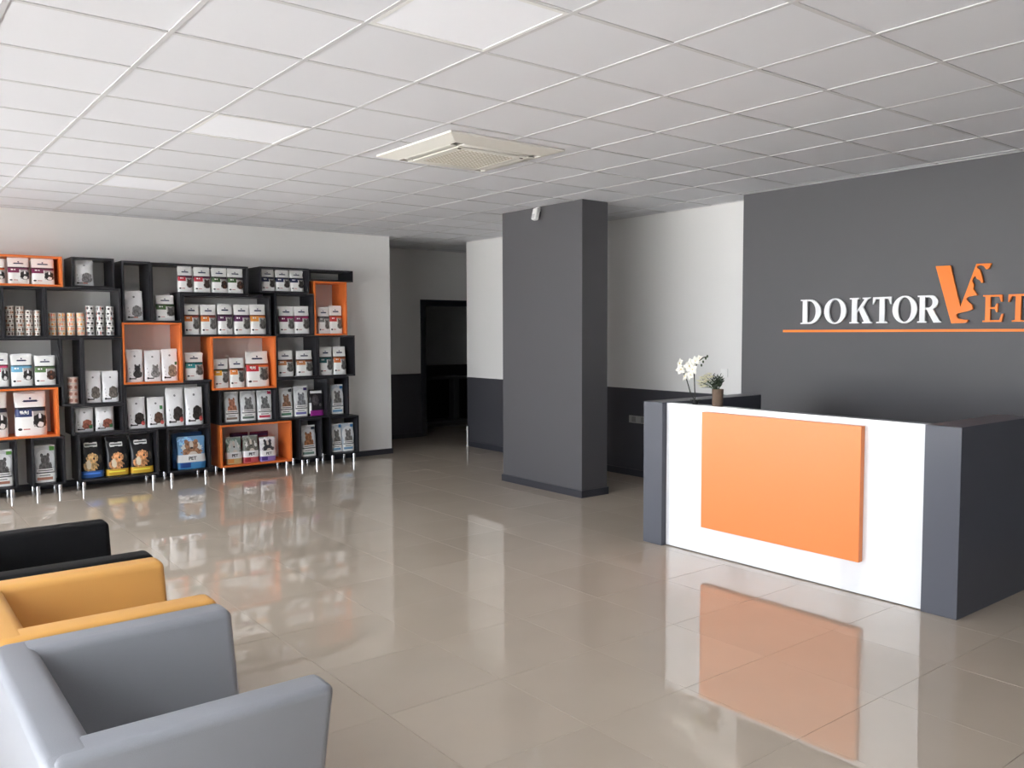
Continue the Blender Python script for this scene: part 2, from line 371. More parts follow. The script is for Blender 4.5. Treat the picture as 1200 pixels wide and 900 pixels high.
def armchair(y0, y1, m, label):
    w = y1-y0; t = thing('armchair', (.62, (y0+y1)/2, 0), label, 'armchair', 'row of tub armchairs along the shop window')
    k, top, zb = .245, .722, .13; fl = k*(top-zb); hw = w/2; th = .118
    X0, X1 = .283-.62, .953-.62
    for s in (-1, 1):
        prof = [(s*hw, top), (s*(hw-th), top), (s*(hw-th-fl), zb), (s*(hw-fl), zb)]
        prism('arm', m, prof, X0+.015, X1, 'x', t, .026)
    prof = [(X0, top+.001), (X0+.105, top+.001), (X0+.105+.42*(top-.40), .40), (X0+.105+.42*(top-.40), zb+.01), (X0+.015, zb+.01)]
    prism('backrest', m, prof, -hw+.012, hw-.012, 'y', t, .024)
    iw = hw-th-.245*(top-.43)-.004
    prism('seat_cushion', m, [(X0+.24, .30), (X1+.01, .30), (X1+.01, .43), (X0+.24, .43)], -iw, iw, 'y', t, .03)
    bw = hw-fl-th*.6
    box('base', m, (X0+.14, X1-.02, -bw, bw, .10, .298), t, .01)
    lm = cyl_mesh('leg', CHROME, .018, .10, 14)
    for x in (X0+.2, X1-.07):
        for s in (-1, 1): obj('leg', lm, t, (x, s*(bw-.05), 0))
    return t
armchair(1.952, 2.822, lea('grey_leatherette', (138, 140, 146)), 'grey leatherette tub armchair nearest the camera')
armchair(2.832, 3.572, lea('yellow_leatherette', (220, 164, 88)), 'mustard yellow leatherette tub armchair between the grey and the black one')
armchair(3.587, 4.470, lea('black_leatherette', (15, 16, 19), .6, 1.3), 'black leatherette tub armchair at the far end of the row')

# ------------------------------------------------------------------ ceiling air conditioner
ac = thing('air_conditioner', (3.505, 4.97, H-.004), 'square cream ceiling cassette air conditioner with a perforated grille', 'air conditioner')
def ring(name, m, a, b, z0, z1, za, parent):
    """square frame: outer half a at z0, inner half b at z1 (sloped), top at za"""
    bm = bmesh.new(); P = ((-1,-1),(1,-1),(1,1),(-1,1))
    L = [[bm.verts.new((x*r, y*r, z)) for x, y in P] for r, z in ((a, za), (a, z0), (b, z1), (b, za))]
    for A, B in zip(L, L[1:]+L[:1]):
        for k in range(4): bm.faces.new((A[k], A[(k+1) % 4], B[(k+1) % 4], B[k]))
    return obj(name, mesh_of(bm, name, m), parent)
ring('fascia', ACW, .475, .36, -.012, -.042, 0, ac)
box('housing', DARKP, (-.36, .36, -.36, .36, -.012, 0), ac)
for k in range(4):                                  # four outlet flaps
    f = box('louvre_flap', ACW, (-.29, .29, -.357, -.297, -.044, -.036), ac, .003); a = k*math.pi/2
    f.location = Matrix.Rotation(a, 3, 'Z') @ f.location; f.rotation_euler = (0, 0, a)
ring('intake_frame', ACW, .285, .235, -.048, -.05, -.02, ac)
bm = bmesh.new(); n = 14
for k in range(n+1):
    p = -.235+.47*k/n
    box_bm(bm, p-.0065, p+.0065, -.236, .236, -.0485, -.044); box_bm(bm, -.236, .236, p-.0065, p+.0065, -.0484, -.0441)
g = obj('intake_grille', mesh_of(bm, 'intake_grille', mat('ac_grille', (188, 181, 164), .45)), ac); g['kind'] = 'stuff'
box('filter', mat('ac_filter', (252, 251, 247), .8), (-.236, .236, -.236, .236, -.0472, -.02), ac)
for s in (-1, 1): box('latch', DARKP, (s*.262-.012, s*.262+.012, -.262, -.25, -.0525, -.047), ac)

# ------------------------------------------------------------------ small wall fittings
t = thing('security_camera', (5.59, 6.70, H-.065), 'small white motion sensor camera high on the grey column', 'camera')
box('bracket', PLASTIC, (-.035, 0, -.022, .022, .015, .06), t, .004)
b = box('body', PLASTIC, (-.075, -.022, -.036, .036, -.075, .045), t, .015, 3); b.rotation_euler = (0, .25, 0)
box('lens', mat('sensor_lens', (205, 206, 208), .2), (-.083, -.072, -.022, .022, -.058, -.012), t, .004).rotation_euler = (0, .25, 0)
t = thing('socket_plate', (WHITE_U, 6.565, .64), 'light grey double power socket on the dark lower wall behind the desk', 'socket')
SOCK = mat('socket_grey', (150, 150, 148), .4)
box('plate', SOCK, (-.012, 0, -.145, .145, -.041, .041), t, .003)
for s in (-1, 1): box('outlet', mat('socket_insert', (118, 118, 118), .4), (-.016, -.012, s*.07-.03, s*.07+.03, -.03, .03), t, .002)
t = thing('light_switch', (WHITE_U, 5.40, 1.203), 'white light switch on the wall behind the flowers', 'switch')
box('plate', PLASTIC, (-.010, 0, -.042, .042, -.042, .042), t, .003)
box('rocker', PLASTIC, (-.014, -.010, -.026, .026, -.03, .03), t, .002)
t = thing('cable_conduit', (WHITE_U-.02, 9.875, 0), 'thin white conduit stub standing at the corridor wall corner', 'conduit')
obj('pipe', cyl_mesh('pipe', PLASTIC, .011, .285, 12), t); obj('collar', cyl_mesh('collar', PLASTIC, .018, .015, 12), t)

# treatment table in the dark back room
METAL = mat('table_steel', (150, 150, 152), .3, metal=.8)
t = thing('treatment_table', (8.25, 12.7, 0), 'steel treatment table standing in the dark room beyond the doorway', 'table')
box('tabletop', METAL, (-.60, .55, -.3, .3, .80, .83), t, .006)
box('rim', METAL, (-.61, -.585, -.3, .3, .825, .85), t, .004)
box('pedestal', METAL, (-.42, -.30, -.08, .08, .06, .80), t, .01); box('pedestal', METAL, (.28, .40, -.08, .08, .06, .80), t, .01)
box('base', METAL, (-.55, .5, -.24, .24, 0, .06), t, .01)

# ------------------------------------------------------------------ cube shelving
FV = 9.56; DEPTH = SHELF_V-.004-FV; TH = .02
CUBES = {   # x0, x1, z0, z1, colour, open sides, legs, wording
 'F3': (.80, 1.275, .09, .58, 'd', '', 1, 'leftmost dark floor cube'),
 'F4': (1.40, 1.70, .09, .58, 'd', '', 1, 'narrow dark floor cube under the left orange cube'),
 'B5': (1.82, 2.608, .09, .578, 'd', '', 1, 'wide dark floor cube of black bags'),
 'B4': (2.70, 3.17, .09, .58, 'd', '', 1, 'dark floor cube of blue bags'),
 'B3': (3.28, 4.13, .09, .575, 'o', '', 1, 'orange cube shelf on steel legs holding PET bags'),
 'B1': (4.23, 4.52, .09, .583, 'd', '', 1, 'narrow dark floor cube right of the orange one'),
 'B2': (4.627, 5.02, .11, .583, 'd', '', 1, 'rightmost dark floor cube'),
 'F2': (.85, 1.655, .583, 1.08, 'o', '', 0, 'left orange cube of the second tier'),
 'E2': (1.77, 2.272, .58, .878, 'd', '', 0, 'low dark cube above the black bags'),
 'G2': (2.276, 3.17, .582, 1.076, 'd', '', 0, 'wide dark cube below the square orange cube'),
 'H': (3.28, 3.953, .578, .973, 'd', '', 0, 'low dark cube above the orange floor cube'),
 'D5a': (3.958, 4.61, .586, 1.078, 'd', '', 0, 'dark cube of the second tier with a black pouch'),
 'D5b': (4.611, 4.89, .586, 1.078, 'd', '', 0, 'narrow dark cube at the right of the second tier'),
 'F1': (.85, 1.684, 1.083, 1.575, 'd', '', 0, 'dark cube below the left tin stacks'),
 'E3a': (1.686, 1.885, .881, 1.575, 'd', '', 0, 'tall narrow dark cube below the tins'),
 'E3b': (1.887, 2.272, .881, 1.575, 'd', '', 0, 'tall dark cube left of the square orange cube'),
 'O2': (2.276, 2.885, 1.079, 1.733, 'o', '', 0, 'square orange cube left of centre'),
 'G1': (2.888, 3.197, 1.079, 1.579, 'd', 'LRT', 0, 'open dark shelf between two orange cubes'),
 'O3': (3.20, 3.953, .976, 1.58, 'o', '', 0, 'wide orange cube at the centre'),
 'D3': (3.957, 4.480, 1.081, 1.585, 'd', '', 0, 'dark cube right of the central orange cube'),
 'D4': (4.482, 4.98, 1.081, 1.585, 'd', '', 0, 'rightmost dark cube of the third tier'),
 'C0': (.80, 1.188, 1.578, 2.085, 'd', '', 0, 'empty dark cube at the left picture edge'),
 'C1': (1.19, 1.562, 1.578, 2.085, 'd', '', 0, 'dark cube shelf holding the brown tin stacks'),
 'C2': (1.564, 2.272, 1.578, 2.085, 'd', '', 0, 'wide dark cube shelf holding peach and black tin stacks'),
 'T3a': (2.29, 2.575, 1.736, 2.38, 'd', '', 0, 'tall narrow dark cube on the square orange cube'),
 'D1': (2.897, 3.90, 1.583, 2.046, 'd', '', 0, 'long dark cube above the central orange cube'),
 'D2': (3.955, 4.443, 1.588, 2.085, 'd', '', 0, 'dark cube left of the tall orange cube'),
 'T6': (4.447, 4.88, 1.588, 2.240, 'o', '', 0, 'tall orange cube at the upper right'),
 'T1': (.80, 1.731, 2.088, 2.39, 'o', '', 0, 'orange cube at the upper left corner'),
 'T2': (1.815, 2.217, 2.088, 2.395, 'd', '', 0, 'small dark cube standing on the tin cube'),
 'T4': (3.78, 4.383, 2.088, 2.385, 'd', '', 0, 'dark top cube of navy banded bags'),
 'T5': (4.385, 4.967, 2.243, 2.38, 'd', '', 0, 'flat dark cube lying on the tall orange cube'),
}
_pan = {}
def panel(name, m, w, d, h, parent, c):
    key = (name, m.name, round(w, 4), round(d, 4), round(h, 4))
    if key not in _pan:
        bm = bmesh.new(); box_bm(bm, -w/2, w/2, -d/2, d/2, -h/2, h/2)
        _pan[key] = mesh_of(bm, name, m)
    return obj(name, _pan[key], parent, c)
leg_me = cyl_mesh('leg', CHROME, .021, 1, 16)
def cube_shelf(key, x0, x1, z0, z1, col, opn, legs, word):
    m = ORANGE if col == 'o' else DARK
    t = thing('cube_shelf', ((x0+x1)/2, FV+DEPTH/2, z0 if not legs else 0), word, 'shelf', 'cube shelves along the white wall')
    b = 0 if not legs else z0; h = z1-z0; w = x1-x0
    panel('bottom_panel', m, w, DEPTH, TH, t, (0, 0, b+TH/2))
    if 'T' not in opn: panel('top_panel', m, w, DEPTH, TH, t, (0, 0, b+h-TH/2))
    if 'L' not in opn: panel('side_panel', m, TH, DEPTH, h-2*TH, t, (-w/2+TH/2, 0, b+h/2))
    if 'R' not in opn: panel('side_panel', m, TH, DEPTH, h-2*TH, t, (w/2-TH/2, 0, b+h/2))
    if legs:
        for sx_ in (-1, 1):
            for y in (-DEPTH/2+.045, DEPTH/2-.045):
                o = obj('leg', leg_me, t, (sx_*(w/2-.05), y, 0)); o.scale.z = z0
    return t
for k, v in CUBES.items(): cube_shelf(k, *v)
# the L-shaped top unit
t = thing('cube_shelf', (3.1, FV+DEPTH/2, 1.736), 'L-shaped dark unit along the top, its tall end left', 'shelf', 'cube shelves along the white wall')
def lp(name, x0, x1, z0, z1): panel(name, DARK, x1-x0, DEPTH, z1-z0, t, ((x0+x1)/2-3.1, 0, (z0+z1)/2-1.736))
lp('side_panel', 2.577, 2.597, 1.756, 2.355); lp('bottom_panel', 2.577, 2.893, 1.736, 1.756); lp('side_panel', 2.873, 2.893, 1.756, 2.05)
lp('bottom_panel', 2.873, 3.641, 2.05, 2.07); lp('side_panel', 3.621, 3.641, 2.07, 2.355); lp('top_panel', 2.577, 3.641, 2.355, 2.375)
FLOORZ = {k: v[2]+TH for k, v in CUBES.items()}; FLOORZ['T3b'] = 1.756; FLOORZ['T3c'] = 2.07

# ------------------------------------------------------------------ printed packs
def print_mat(name, base, shapes, rough=.3):
    """flat print by UV: shapes = (kind, cx, cy, w, h, colour); r = rectangle, e = ellipse, g = noisy ellipse"""
    if name in MATS: return MATS[name]
    m = bpy.data.materials.new(name); m.use_nodes = True; nt = m.node_tree; N = nt.nodes; b = N['Principled BSDF']
    b.inputs['Roughness'].default_value = rough
    uv = N.new('ShaderNodeUVMap'); uv.uv_map = 'UVMap'; sep = N.new('ShaderNodeSeparateXYZ'); nt.links.new(uv.outputs[0], sep.inputs[0])
    nz = N.new('ShaderNodeTexNoise'); nz.inputs['Scale'].default_value = 14; nz.inputs['Detail'].default_value = 3; nt.links.new(uv.outputs[0], nz.inputs[0])
    def mth(op, a, c=None):
        n = N.new('ShaderNodeMath'); n.operation = op
        for k, q in enumerate((a, c)):
            if q is None: continue
            if isinstance(q, (int, float)): n.inputs[k].default_value = q
            else: nt.links.new(q, n.inputs[k])
        return n.outputs[0]
    tco = N.new('ShaderNodeTexCoord'); cr_ = N.new('ShaderNodeTexNoise'); cr_.inputs['Scale'].default_value = 16; cr_.inputs['Detail'].default_value = 2; nt.links.new(tco.outputs['Object'], cr_.inputs[0])
    bp = N.new('ShaderNodeBump'); bp.inputs['Strength'].default_value = .35; bp.inputs['Distance'].default_value = .02; nt.links.new(cr_.outputs[0], bp.inputs['Height']); nt.links.new(bp.outputs[0], b.inputs['Normal'])
    n2 = N.new('ShaderNodeTexNoise'); n2.inputs['Scale'].default_value = 11; n2.inputs['Detail'].default_value = 4; nt.links.new(uv.outputs[0], n2.inputs[0])
    mr = N.new('ShaderNodeMapRange'); mr.inputs[1].default_value = .35; mr.inputs[2].default_value = .65; mr.inputs[3].default_value = .55; mr.inputs[4].default_value = 1.75; nt.links.new(n2.outputs[0], mr.inputs[0]); mott = mr.outputs[0]
    cur = None
    def col(c): return (*lin(c), 1)
    for kind, cx_, cy_, w, h, c in shapes:
        dx = mth('DIVIDE', mth('SUBTRACT', sep.outputs[0], cx_), w/2); dy = mth('DIVIDE', mth('SUBTRACT', sep.outputs[1], cy_), h/2)
        if kind == 'r': k = mth('LESS_THAN', mth('MAXIMUM', mth('ABSOLUTE', dx), mth('ABSOLUTE', dy)), 1)
        else:
            d = mth('ADD', mth('MULTIPLY', dx, dx), mth('MULTIPLY', dy, dy))
            if kind == 'g': d = mth('ADD', d, mth('MULTIPLY', mth('SUBTRACT', nz.outputs[0], .5), 1.6))
            k = mth('LESS_THAN', d, 1)
        x = N.new('ShaderNodeMix'); x.data_type = 'RGBA'; nt.links.new(k, x.inputs[0])
        if cur is None: x.inputs[6].default_value = col(base)
        else: nt.links.new(cur, x.inputs[6])
        if kind == 'r' or min(c) > 190: x.inputs[7].default_value = col(c)
        else:                                    # printed photographs are mottled, not flat
            vs = N.new('ShaderNodeVectorMath'); vs.operation = 'SCALE'; vs.inputs[0].default_value = lin(c)
            nt.links.new(mott, vs.inputs['Scale']); nt.links.new(vs.outputs[0], x.inputs[7])
        cur = x.outputs[2]
    if cur is None: b.inputs['Base Color'].default_value = col(base)
    else: nt.links.new(cur, b.inputs['Base Color'])
    MATS[name] = m; return m
NAVY, BLK, WHT = (34, 44, 84), (30, 30, 34), (249, 249, 247)
def pet(cx_, cy_, s, c, ears=True, light=None):
    L = [('g', cx_, cy_-.09*s, .46*s, .22*s, c), ('e', cx_, cy_+.05*s, .31*s, .18*s, c)]
    if ears: L += [('e', cx_-.11*s, cy_+.135*s, .10*s, .085*s, c), ('e', cx_+.11*s, cy_+.135*s, .10*s, .085*s, c)]
    else: L += [('e', cx_-.16*s, cy_+.02*s, .11*s, .16*s, c), ('e', cx_+.16*s, cy_+.02*s, .11*s, .16*s, c)]
    if light: L += [('e', cx_, cy_+.07*s, .09*s, .17*s, light), ('g', cx_+.02*s, cy_-.13*s, .22*s, .13*s, light), ('e', cx_, cy_+.005*s, .07*s, .04*s, (34, 32, 32))]
    return L
def diet(name, band, block, animal=(70, 68, 66), light=None, photo=(176, 174, 170)):      # clinical diet pouch
    return print_mat(name, WHT, [('r', .5, .63, 1.2, .05, tuple(int(v*.55) for v in band)), ('r', .5, .585, 1.2, .05, band), ('r', .27, .52, .50, .17, block),
        ('r', .76, .38, .40, .36, photo)] + pet(.76, .37, .92, animal, light is None, light) +
        [('r', .5, .795, .42, .045, NAVY), ('e', .5, .79, .5, .03, NAVY), ('e', .5, .855, .07, .05, NAVY), ('r', .2, .55, .10, .05, WHT), ('r', .32, .55, .06, .05, WHT),
         ('e', .14, .15, .13, .06, BLK), ('r', .34, .15, .2, .022, (190, 80, 70))])
def silver(name, animal, extra=(), ears=False):                                            # white foil pouch
    return print_mat(name, (245, 245, 247), [('e', .5, .80, .12, .06, (120, 120, 124)), ('g', .60, .34, .46, .34, (205, 205, 208))] + pet(.63, .35, 1.15, animal, ears) +
        [('e', .18, .11, .12, .07, BLK), ('r', .38, .105, .30, .04, (70, 66, 66)), ('r', .15, .42, .03, .05, (150, 150, 154)), ('r', .19, .30, .03, .05, (150, 150, 154)), ('r', .22, .21, .03, .03, (140, 140, 144))] + list(extra))
def plan(name, colour, corner, animal, base=(205, 207, 210)):                              # grey cat or dog food bag
    return print_mat(name, base, [('e', .5, .60, .95, .60, (226, 228, 230)), ('g', .5, .50, .62, .2, (196, 196, 198))] + pet(.5, .56, 1.35, animal) +
        [('r', .5, .345, .80, .085, WHT), ('r', .5, .345, .66, .025, (90, 90, 94)), ('r', .5, .285, .86, .022, BLK), ('r', .5, .145, .88, .24, WHT), ('r', .46, .21, .5, .025, (120, 120, 122)),
         ('r', .46, .125, .72, .075, colour), ('r', .84, .93, .24, .13, corner), ('r', .5, .012, 1.2, .02, (60, 60, 62))])
def black(name, band, animal):                                                            # black bag with white banner
    return print_mat(name, (24, 25, 30), [('r', .46, .80, .56, .085, WHT), ('r', .3, .80, .18, .11, WHT), ('r', .64, .80, .18, .11, WHT), ('r', .46, .80, .5, .03, (70, 70, 74))] + [('g', .40, .30, .62, .26, animal), ('g', .48, .48, .50, .24, tuple(min(255, int(v*1.12)) for v in animal)), ('g', .32, .33, .22, .22, (238, 222, 196)), ('e', .55, .47, .10, .05, (70, 50, 40))] +
        [('r', .5, .10, 1.2, .16, band), ('r', .45, .12, .7, .03, tuple(min(255, int(v*1.25)+20) for v in band)), ('g', .82, .46, .14, .2, (70, 66, 60))])
def chow(name, top, band, block, animal):                                                 # bag with bold PET lettering
    return print_mat(name, top, [('g', .3, .85, .5, .3, tuple(min(255, v+30) for v in top)), ('g', .5, .64, .72, .42, (225, 225, 222))] + pet(.5, .64, 1.5, animal, True, (215, 205, 195)) +
        [('r', .5, .33, 1.2, .24, (240, 240, 240)), ('r', .5, .105, 1.2, .21, band), ('r', .26, .12, .36, .15, block)])
PURPLE, GREEN, RED, TEAL, ORG, BRN, MAG = (92, 34, 84), (72, 104, 62), (206, 62, 78), (38, 140, 148), (226, 128, 52), (166, 92, 52), (176, 44, 104)

def bag_mesh(w, h, d, m, seed, kind):
    rnd = random.Random(seed); bm = bmesh.new(); uvl = bm.loops.layers.uv.new('UVMap'); n, rows = 20, 11
    rings = []; p1, p2, p3 = rnd.uniform(0, 6), rnd.uniform(0, 6), rnd.uniform(-.002, .002)
    for r in range(rows):
        t = r/(rows-1)
        if kind == 'pillow': dd = max(.06, (1-abs(2*t-1)**2.4))*d; ww = w*(1-.05*math.sin(math.pi*t)); e = .9
        else:
            dd = d*(.93 if t < .05 else 1.0 if t < .42 else max(.06, 1-((t-.42)/.5)**1.25)); ww = w*(1-.02*math.sin(5*t+p1)**2-.03*max(0, math.sin(math.pi*(t-.35)/.65))); e = .55
        ring_ = []
        for k in range(n):
            a = 2*math.pi*k/n; ca, sa = math.cos(a), math.sin(a)
            x = math.copysign(abs(ca)**e, ca)*ww/2; y = math.copysign(abs(sa)**e, sa)*dd/2
            wr = (.0045*math.sin(9*t+5*x/w+p2)+.003*math.sin(17*t-9*x/w+p1))*min(1, 3*t)
            z = h*t - (.035*h*(1+math.sin(5*x/w+p1))*.5 if r == rows-1 else 0)
            ring_.append(bm.verts.new((x+p3*t*t, y+wr+(d*.06*t), z)))
        rings.append(ring_)
    for A, B in zip(rings, rings[1:]):
        for k in range(n): bm.faces.new((A[k], A[(k+1) % n], B[(k+1) % n], B[k]))
    bm.faces.new(rings[0][::-1]); bm.faces.new(rings[-1])
    for f in bm.faces:
        for l in f.loops: l[uvl].uv = (l.vert.co.x/w+.5, l.vert.co.z/h)
    return mesh_of(bm, 'pack', m, True)
def text_mesh(txt, size, m):
    cu = bpy.data.curves.new('t', 'FONT'); cu.body = txt; cu.size = size; cu.extrude = .0006; cu.align_x = 'CENTER'; cu.offset = size*.02
    tmp = bpy.data.objects.new('tmp', cu); C.objects.link(tmp)
    me = bpy.data.meshes.new_from_object(tmp.evaluated_get(bpy.context.evaluated_depsgraph_get()))
    bpy.data.objects.remove(tmp); bpy.data.curves.remove(cu)
    me.materials.clear(); me.materials.append(m); me.transform(Matrix.Rotation(math.pi/2, 4, 'X')); return me
ORD = ['first', 'second', 'third', 'fourth', 'fifth', 'sixth', 'seventh']
seedc = [100]
LIM = {k: (v[0]+(TH if 'L' not in v[5] else 0)+.005, v[1]-(TH if 'R' not in v[5] else 0)-.005, v[3]-TH-.006) for k, v in CUBES.items()}
LIM['G1'] = (2.89, 3.192, 1.57); LIM['T3b'] = (2.602, 2.868, 2.34); LIM['T3c'] = (2.80, 3.616, 2.349)
def clamp(cube, a, b):
    lo, hi, _ = LIM[cube]; w = min(b-a, hi-lo); a = max(lo, min(a, hi-w)); return a, a+w
def pack(cube, x0, x1, ytop, m, label, kind='gusset', dv=.05, d=None, name='food_pouch', txt=None, lean=0, group=None):
    zf = FLOORZ[cube]; yf = FV+dv
    ym = (ytop + pixel(((on_y(x0, ytop, yf).x), yf, zf))[1])/2
    u0, u1 = on_y(x0, ym, yf).x, on_y(x1, ym, yf).x
    h = on_y((x0+x1)/2, ytop, yf).z - zf; h = min(h, LIM[cube][2]-zf); u0, u1 = clamp(cube, u0, u1); w = (u1-u0)*.955
    d = d or min(.13, w*.42); seedc[0] += 1
    o = obj(name, bag_mesh(w, h, d, m, seedc[0], kind)); o.location = ((u0+u1)/2, yf+d/2+.004, zf+.0005)
    o.rotation_euler = (0, 0, random.uniform(-.02, .02))
    tag(o, label, 'pet food', group or 'pet food packs on the cube shelves')
    sm = mat('seal_foil', (240, 240, 240), .35)
    for k_, c_ in (('print_black', (30, 30, 34)), ('print_plain_maroon', (84, 34, 62)), ('print_pet_navy', (26, 62, 112)), ('print_pet_blue', (140, 184, 220)), ('print_pet', (170, 176, 172))):
        if m.name.startswith(k_): sm = mat('seal_'+k_, c_, .35); break
    box('seal_strip', sm, (-w*.47, w*.47, d*.06-.002, d*.06+.002, h*.955, h+.003), o)
    if txt:
        s, tz, tx, c = txt
        q = obj('lettering', text_mesh(s, h*.15 if s == 'PET' else h*.12, mat('print_%d%d%d' % c, c, .5)), o, (tx*w, -d/2-.0035, h*tz)); q['label'] = 'printed letters '+s
    return o

BLKT, WT = (40, 34, 36), (240, 240, 240)
DOGB, CATG, CHOC = (44, 42, 42), (92, 90, 88), (64, 46, 40)
m_mar = diet('print_maroon', (112, 40, 76), (124, 42, 82), DOGB, WHT); m_org_d = diet('print_orange_dog', (232, 106, 50), (232, 106, 50), DOGB, WHT)
pack('T1', -18, 7, 303, m_org_d, 'orange banded white pouch cut by the left picture edge, upper left orange cube')
pack('T1', 8.5, 36, 301, m_mar, 'maroon banded dog food pouch, middle of three in the upper left orange cube')
pack('T1', 36.5, 65, 303, m_mar, 'maroon banded dog food pouch, rightmost in the upper left orange cube')
m_sd = silver('print_silver_dog', (120, 118, 120), [('r', .55, .105, .25, .035, (206, 110, 90))])
pack('T2', 87, 111, 304, m_sd, 'white foil pouch alone in the small dark cube above the tins', 'pillow')
pack('F1', -10, 11, 414, diet('print_pink', (222, 76, 118), (222, 76, 118), DOGB, WHT), 'pink banded pouch at the left picture edge, below the left tin stacks')
pack('F1', 12.5, 39.5, 415, diet('print_cyan', (112, 178, 210), (112, 178, 210), DOGB, WHT), 'sky blue banded dog food pouch below the left tin stacks')
pack('F1', 41.5, 68, 417, diet('print_green_dog', (86, 110, 70), (96, 128, 80), CHOC, (110, 70, 50)), 'green banded pouch with a brown dog, below the left tin stacks')
m_wd = diet('print_navy', (40, 44, 66), (44, 58, 108), DOGB, WHT)
pack('F2', -24, 11, 461, m_wd, 'navy banded white bag cut by the picture edge, left orange cube', d=.15)
pack('F2', 17, 57, 460, m_wd, 'large navy banded w/d bag in the left orange cube of the second tier', d=.15, txt=('w/d', .50, -.22, WT))
m_cg = plan('print_cat_green', (176, 120, 100), (96, 160, 72), (86, 84, 84))
pack('F3', -10, 19, 528, m_cg, 'grey bag with green corner at the left picture edge, leftmost floor cube')
pack('F4', 39.5, 66, 523, m_cg, 'grey cat food bag with green corner, alone in a narrow floor cube')
pack('B5', 94.5, 123.5, 512, black('print_black_blue', (56, 108, 186), (196, 160, 110)), 'black dog food bag with a blue bottom band', d=.14)
m_bk = black('print_black_yellow', (226, 180, 60), (196, 140, 96))
pack('B5', 124.5, 153, 512, m_bk, 'black dog food bag with yellow bottom band, beside the blue banded bag', d=.14)
pack('B5', 155, 184, 509, m_bk, 'rightmost of the black dog food bags with yellow bottom band', d=.14)
m_pb = chow('print_pet_blue', (120, 170, 214), (70, 140, 196), (30, 70, 140), (150, 110, 84))
pack('B4', 208, 243, 512, m_pb, 'light blue bag lettered PET, front bag in its dark floor cube', dv=.04, d=.09, txt=('PET', .28, 0, BLKT))
pack('B4', 203, 241, 507, print_mat('print_pet_navy', (30, 78, 132), [('r', .5, .4, 1.2, .3, (40, 96, 156))]), 'dark blue bag standing behind the light blue PET bag', dv=.15, d=.08)
m_p1 = chow('print_pet_green', (126, 150, 140), (206, 190, 140), (216, 150, 80), (200, 206, 204)); m_p2 = chow('print_pet_red', (120, 124, 116), (196, 92, 100), (160, 40, 56), (110, 108, 100)); m_p3 = chow('print_pet_violet', (214, 210, 214), (140, 120, 190), (70, 52, 130), (52, 50, 54))
pack('B3', 265.5, 285, 513, m_p1, 'green grey PET bag with yellow base, left in the orange floor cube', dv=.06, d=.09, txt=('PET', .28, 0, BLKT))
pack('B3', 285.5, 305, 511, m_p2, 'PET bag with red base, middle of the orange floor cube', dv=.055, d=.09, txt=('PET', .28, 0, BLKT))
pack('B3', 305.2, 325, 512.5, m_p3, 'PET bag with violet base and black dog, right in the orange floor cube', dv=.05, d=.09, txt=('PET', .28, 0, BLKT))
m_mr = print_mat('print_plain_maroon', (110, 34, 48), [('r', .5, .9, 1.2, .1, (70, 34, 74))])
pack('B3', 270, 293, 507.5, m_mr, 'maroon bag standing behind the left PET bags in the orange floor cube', dv=.18, d=.07)
pack('B3', 293.5, 317, 506, m_mr, 'maroon bag standing behind the violet PET bag in the orange floor cube', dv=.18, d=.07)
m_ca = plan('print_cat_dark', (120, 150, 140), (50, 66, 80), (150, 100, 66)); m_cb = plan('print_cat_blue', (120, 168, 206), (60, 130, 190), (110, 108, 106), (196, 206, 216))
pack('B1', 353, 372, 499, m_ca, 'grey cat food bag with teal base alone in a narrow floor cube')
pack('B2', 389, 402, 497, m_cb, 'blue cornered cat food bag, left of two in the rightmost floor cube')
pack('B2', 403, 418, 496, m_cb, 'blue cornered cat food bag, right of two in the rightmost floor cube')
m_sm = silver('print_silver_meat', (150, 92, 76), [('r', .83, .2, .18, .14, (70, 140, 90))])
pack('E2', 88, 111, 477, m_sm, 'white pouch with reddish print and green square, left in the low dark cube', 'pillow', d=.08)
pack('E2', 112, 135, 477, m_sm, 'white pouch with reddish print and green square, right in the low dark cube', 'pillow', d=.08)
m_sg = silver('print_silver_grey', (104, 98, 92))
pack('E3b', 98.5, 118.5, 435, m_sg, 'white foil pouch, left of two in the tall dark cube below the tins')
pack('E3b', 121.5, 142, 435, m_sg, 'white foil pouch, right of two in the tall dark cube below the tins')
m_s1 = silver('print_silver_spaniel', (52, 48, 46), [('e', .83, .16, .22, .14, (200, 88, 84))]); m_s2 = silver('print_silver_brown', (84, 60, 48), [('e', .83, .16, .22, .14, (200, 88, 84)), ('r', .8, .66, .16, .12, (70, 140, 80))])
pack('G2', 149.5, 172, 466, m_s1, 'short white pouch with black spaniel, first from left below the square orange cube')
pack('G2', 173, 194, 466, m_s2, 'short white pouch with green square, second from left below the square orange cube')
pack('G2', 195, 217, 455, m_s1, 'tall white pouch with black dog, third from left below the square orange cube', d=.1)
pack('G2', 217.7, 239.5, 454, m_s1, 'tall white pouch with black dog, fourth from left below the square orange cube', d=.1)
m_o1 = silver('print_silver_cat', (60, 60, 62), (), True); m_o3 = silver('print_silver_green', (140, 122, 104), [('r', .85, .55, .16, .10, (60, 120, 80))])
pack('O2', 148.5, 169, 410, m_o1, 'white pouch with dark cat, left of three in the square orange cube')
pack('O2', 169.5, 190, 411, silver('print_silver_pale', (130, 128, 128), (), True), 'white pouch with pale grey print, middle of three in the square orange cube')
pack('O2', 190.5, 210.5, 409, m_o3, 'white pouch with green square, right of three in the square orange cube')
pack('T3a', 146.5, 169, 341, m_sd, 'white foil pouch standing on top of the square orange cube', dv=.07)
pack('T3b', 183, 206, 346, diet('print_green_cat', (62, 92, 54), (72, 104, 60), CATG), 'green banded cat food pouch in the tall end of the top unit')
